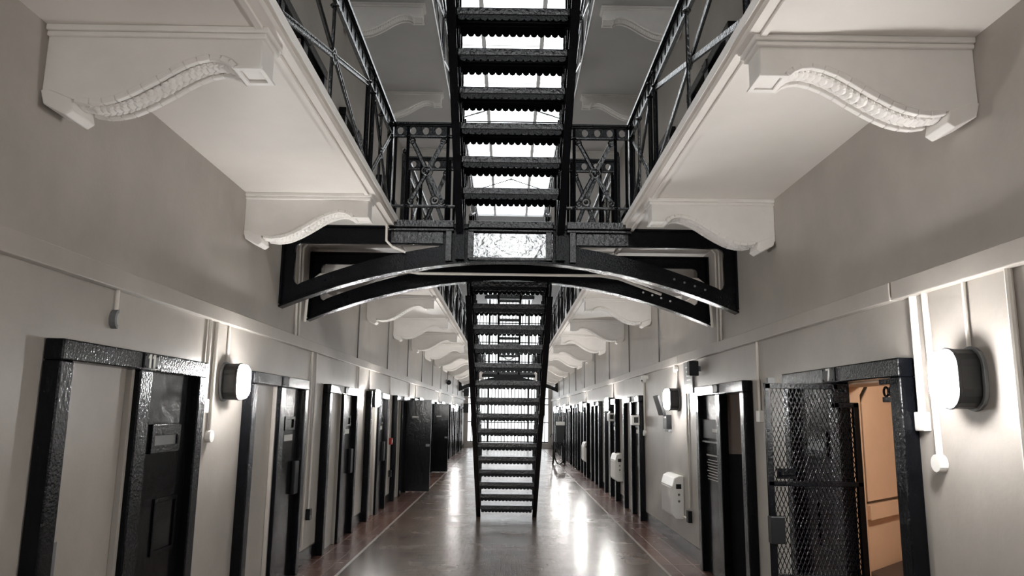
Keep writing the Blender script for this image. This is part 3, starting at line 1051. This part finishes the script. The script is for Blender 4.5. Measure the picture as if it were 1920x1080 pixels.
# thin cables above the band, dark tubes standing in for their shadow lines
for sd, sn in ((-1, 'left'), (1, 'right')):
    for k in range(0, 9):
        y = 10.9 + PIT * k
        o = MB().tube([(sd * (W - .008), y, 2.43), (sd * (W - .008), y, Z1)], .009, 6).build('cable_shadow_line', M['grey'])
        tag(o, '%s thin cable and shadow line from the bridge up the %s wall above the band' % (ORD[k], sn), 'cable', 'upper wall cables')
    for dy in (7.62, 7.74):
        o = MB().tube([(sd * (W - .02), dy, 2.43), (sd * (W - .02), dy, 3.38), (sd * (W - .06), dy, 3.43), (sd * 1.3, dy, 3.43)], .013, 8).build('conduit_pipe', M['conduit'], smooth=True)
        tag(o, 'pale conduit up the %s wall and along the soffit between the arched beams, %s' % (sn, 'front' if dy < 7.7 else 'rear'), 'conduit')
conduit([(-1.55, 7.9, 3.2), (-1.1, 7.62, 3.12), (-.95, 7.6, 3.095), (.95, 7.6, 3.095), (1.15, 7.62, 3.07), (1.45, 7.7, 2.98), (1.62, 7.75, 2.93)], 'pale pipe sagging across the hall between the two arched beams', .015)
conduit([(-2.19, 7.87, 2.6), (-2.17, 7.87, 3.02), (-2.05, 7.87, 3.12), (-1.2, 7.87, 3.16)], 'bent pale pipe behind the left spandrel of the front beam', .016)
conduit([(2.19, 7.87, 2.6), (2.17, 7.87, 3.02), (2.05, 7.87, 3.12), (1.2, 7.87, 3.16)], 'bent pale pipe behind the right spandrel of the front beam', .016)
conduit([(-1.20, 6.98, 3.47), (-1.20, 7.0, 3.30), (-1.15, 7.03, 3.25), (-1.02, 7.06, 3.20)], 'pale pipe dropping from the left gallery edge in front of the beam', .012)

# ---- things on the right wall
def heater(y, z, label):
    t = thing('wall_heater', label, 'heater', (W, y, z), RIGHT, 'wall heaters')
    prof = [(0, 0), (.11, .0), (.15, .05), (.15, .40), (.12, .50), (.06, .53), (0, .53)]
    MB().plate(prof, [], lambda u, v, w: (-.34 + w, u, v), .68).build('heater_body', M['white'], t, bevel=.012)
    MB().plate([(-.27, .08), (.27, .08), (.27, .38), (-.27, .38)], [], lambda u, v, w: (u, .149 + w, v), .006).build('front_panel', M['plaster'], t, bevel=.003)
    MB().box(-.345, -.338, .035, .10, .37, .43).build('control_panel', M['blackmatt'], t)
    b = MB()
    for zz in (.3, .22): b.ellip((-.342, .065, zz), .006, .016, .016, nu=8, nv=4)
    b.build('button', M['grey'], t)
    return t
heater(9.9, .38, 'white wall heater low on the right wall below the lamp past the notices')
heater(14.9, .40, 'white wall heater on the right wall, middle one of three')
heater(20.9, .40, 'white wall heater on the right wall, farthest of three')

t = thing('wall_speaker', 'small black loudspeaker box above the notice doorway on the right wall', 'speaker', (W, 8.6, 2.2), RIGHT)
MB().box(-.06, .06, .03, .14, -.085, .085).build('speaker_box', M['blackmatt'], t, bevel=.008)
MB().box(-.02, .02, 0, .03, -.03, .03).build('bracket', M['grey'], t)
t = thing('notice_board', 'grey notice board with lines of text under the band on the right wall', 'sign', (W, 9.10, 2.13), RIGHT)
MB().box(-.22, .22, 0, .025, -.2, .185).build('board', M['grey'], t, bevel=.003)
ln = MB()
for i in range(6):
    ln.box(-.13, random.uniform(.05, .13), .025, .027, -.15 + i * .052, -.135 + i * .052)
ln.build('ruled_lines', M['paper'], t)
t = thing('security_camera', 'small white security camera under the band on the right wall', 'camera', (W, 11.85, 2.24), RIGHT)
MB().box(-.06, .06, 0, .10, -.01, .05).build('camera_body', M['white'], t, bevel=.01)
MB().ellip((0, .07, -.02), .05, .05, .05, nu=14, nv=8).build('dome', M['white'], t, smooth=True)
MB().ellip((-.03, .10, -.035), .015, .015, .015, nu=8, nv=5).build('lens', M['blackmatt'], t, smooth=True)
t = thing('smoke_detector', 'round white detector below the band above the second right lamp', 'detector', (W, 9.75, 2.27), RIGHT)
MB().plate([(.05 * cos(2 * pi * k / 16), .05 * sin(2 * pi * k / 16)) for k in range(16)], [], lambda u, v, w: (u, w, v), .05).build('detector_body', M['white'], t, bevel=.008)
t = thing('tilted_screen', 'dark tilted screen on the right wall left of the second right lamp', 'screen', (W, 10.35, 1.8), RIGHT)
R = Matrix.Rotation(-.28, 3, 'X')
vs = MB().box(-.16, .16, -.02, .02, -.14, .14)
vs.v = [tuple(R @ Vector(p) + Vector((0, .13, 0))) for p in vs.v]
vs.build('screen', M['blackmatt'], t, bevel=.004)
MB().box(-.03, .03, 0, .12, -.03, .03).build('arm', M['grey'], t)
t = thing('intercom_box', 'black intercom box below the tilted screen on the right wall', 'intercom', (W, 10.3, 1.57), RIGHT)
MB().box(-.12, .12, 0, .07, -.09, .10).build('intercom_body', M['blackmatt'], t, bevel=.006)
MB().box(-.08, .06, .07, .075, .055, .08).build('display', M['number'], t)
MB().box(-.12, .12, 0, .05, -.13, -.10).build('ledge', M['grey'], t, bevel=.004)
t = thing('wall_socket', 'black socket on the right wall at the end of the thin conduit', 'socket', (W, 9.22, .46), RIGHT)
MB().box(-.05, .05, 0, .05, -.07, .07).build('socket_body', M['blackmatt'], t, bevel=.006)
for y, lab in ((8.56, 'black socket low on the left wall after the second doorway'), (14.3, 'black socket low on the left wall below the red call point')):
    t = thing('wall_socket', lab, 'socket', (-W, y, .52), LEFT)
    MB().box(-.045, .045, 0, .05, -.06, .06).build('socket_body', M['blackmatt'], t, bevel=.006)
    MB().box(.0, .045, .05, .054, -.06, -.01).build('socket_plate', M['grey'], t)
t = thing('call_point', 'small red fire call point on the left wall', 'call point', (-W, 14.2, 1.12), LEFT)
MB().box(-.06, .06, 0, .06, -.06, .06).build('call_body', M['red'], t, bevel=.006)
MB().box(-.03, .03, .06, .064, -.03, .03).build('glass_panel', M['paper'], t)
# white boxes at the tops of farther right doorways
for y, z, lab in ((12.2, 1.58, 'white box with a black side on the third right doorway'), (15.05, 1.62, 'tall white box between the third and fourth right doorways')):
    t = thing('junction_box', lab, 'box', (W - .1, y, z), RIGHT)
    MB().box(-.1, .1, 0, .12, -.08, .08).build('box_body', M['white'], t, bevel=.01)
    MB().box(-.11, -.1, .02, .09, -.04, .05).build('side_cap', M['blackmatt'], t)
t = thing('security_camera', 'dark dome camera high on the far left wall above the band', 'camera', (-W, 26.7, 2.77), LEFT)
MB().box(-.07, .07, 0, .05, -.02, .08).build('camera_body', M['grey'], t, bevel=.01)
MB().ellip((0, .09, -.02), .09, .09, .09, nu=14, nv=8).build('dome', M['blackmatt'], t, smooth=True)
for z, lab in ((2.72, 'upper black loudspeaker at the far end of the left wall'), (1.92, 'lower black loudspeaker at the far end of the left wall')):
    t = thing('wall_speaker', lab, 'speaker', (-W, 36.5, z), LEFT)
    MB().box(-.15, .15, .05, .3, -.22, .22).build('speaker_box', M['blackmatt'], t, bevel=.01)
    MB().box(-.04, .04, 0, .05, -.04, .04).build('bracket', M['grey'], t)

# dark stand with a wheel by the far right doorways
t = thing('restraint_stand', 'dark metal stand with white top and looped feet by the far right wall', 'stand', (1.78, 25.6, 0))
MB().box(-.13, .16, -.1, .1, 1.30, 1.42).build('top_tray', M['white'], t, bevel=.01)
MB().plate([(-.13, .72), (.13, .72), (.16, 1.3), (-.15, 1.3)], [], lambda u, v, w: (u, -.08 + w, v), .16).build('back_panel', M['blackmatt'], t, bevel=.01)
MB().ellip((.0, 0, 1.52), .07, .07, .1, nu=10, nv=7).build('head_rest', M['grey'], t, smooth=True)
for x, y in ((-.24, -.12), (-.24, .12), (.16, .12), (.16, -.12)):
    MB().tube([(x * .6, y, .75), (x, y, .0)], .022, 8).build('leg', M['blackmatt'], t)
MB().ring((-.02, -.14, .30), (0, 1, 0), .0, .0) 
w = MB()
pts = [(-.03 + .16 * cos(a), -.14, .35 + .34 * sin(a)) for a in [2 * pi * k / 20 for k in range(21)]]
w.tube(pts, .022, 6)
w.build('loop_foot', M['blackmatt'], t, smooth=True)
MB().tube([(-.24, -.1, .0), (-.24, -.1, 1.0), (-.3, -.1, 1.02), (-.34, -.1, .9)], .018, 6).build('side_arm', M['blackmatt'], t, smooth=True)
MB().box(.06, .2, -.06, .1, .05, .6).build('box_seat', M['blackdoor'], t, bevel=.01)

# ================================================================== far bridge and roof rods
ab3 = arch_beam(33.5, 'small looking arched iron beam of the far bridge, seen between the lower treads')
dk2 = thing('bridge_deck', 'far bridge deck before the end window, seen between the lower treads', 'deck', (0, 34, 3.45))
MB().box(-EX - .03, EX + .03, 33.45, 34.6, 3.47, 3.52).build('deck_plate', M['black'], dk2, world=True)
MB().box(-EX - .03, EX + .03, 33.40, 33.45, 3.42, 3.53).build('edge_moulding', M['worn'], dk2, world=True)
fr = bridge_rail(33.5, -1.14, 1.14, (-.6, .6), 'iron railing along the far bridge before the end window')
dk3 = thing('bridge_deck', 'upper far bridge deck high before the end window', 'deck', (0, 34, 7.03))
MB().box(-EX, EX, 33.45, 34.6, 7.0, 7.06).build('deck_plate', M['black'], dk3, world=True)
MB().box(-EX, EX, 33.40, 33.45, 6.86, 7.07).build('edge_moulding', M['black'], dk3, world=True)
bridge_rail(33.5, -1.04, 1.04, (-.55, .55), 'iron railing along the upper far bridge, seen between the top lower treads', 7.075)
stair('iron_staircase', 'small looking far iron staircase rising from the far bridge, seen between the lower treads', 0, range(1, 15), .27, .233, 3.54, .50, .06, 33.36,
      ((.05, 3.5), (-.27 * 14.6, .233 * 14.6 + 3.46)), 1, foot=(-.02, .08, 3.35, 3.56))
for i, y in enumerate((13.6, 20.0, 27.0)):
    t = thing('roof_tie', '%s thin iron tie rod truss under the skylight' % ('nearest', 'middle', 'farthest')[i], 'truss', (0, y, 9.9), 0, 'roof ties')
    MB().tube([(-1.75, 0, 0), (1.75, 0, 0)], .02, 6).build('tie_rod', M['blackmatt'], t)
    for sx in (-1, 1):
        MB().tube([(sx * 1.75, 0, 0), (0, 0, .58)], .018, 6).build('rafter_rod', M['blackmatt'], t)
        MB().tube([(sx * W, 0, -.15), (sx * 1.75, 0, 0)], .03, 6).build('end_strut', M['blackmatt'], t)
    MB().tube([(0, 0, .58), (0, 0, .62)], .03, 6).build('king_block', M['blackmatt'], t)
for i, (y, z, r) in enumerate(((10.6, 7.75, .045), (11.75, 7.8, .025))):
    o = MB().tube([(-1.068, y, z), (1.068, y, z)], r, 8).build('tie_bar', M['black'])
    tag(o, '%s black tie bar crossing between the upper galleries' % ('thicker nearer', 'thinner farther')[i], 'bar')
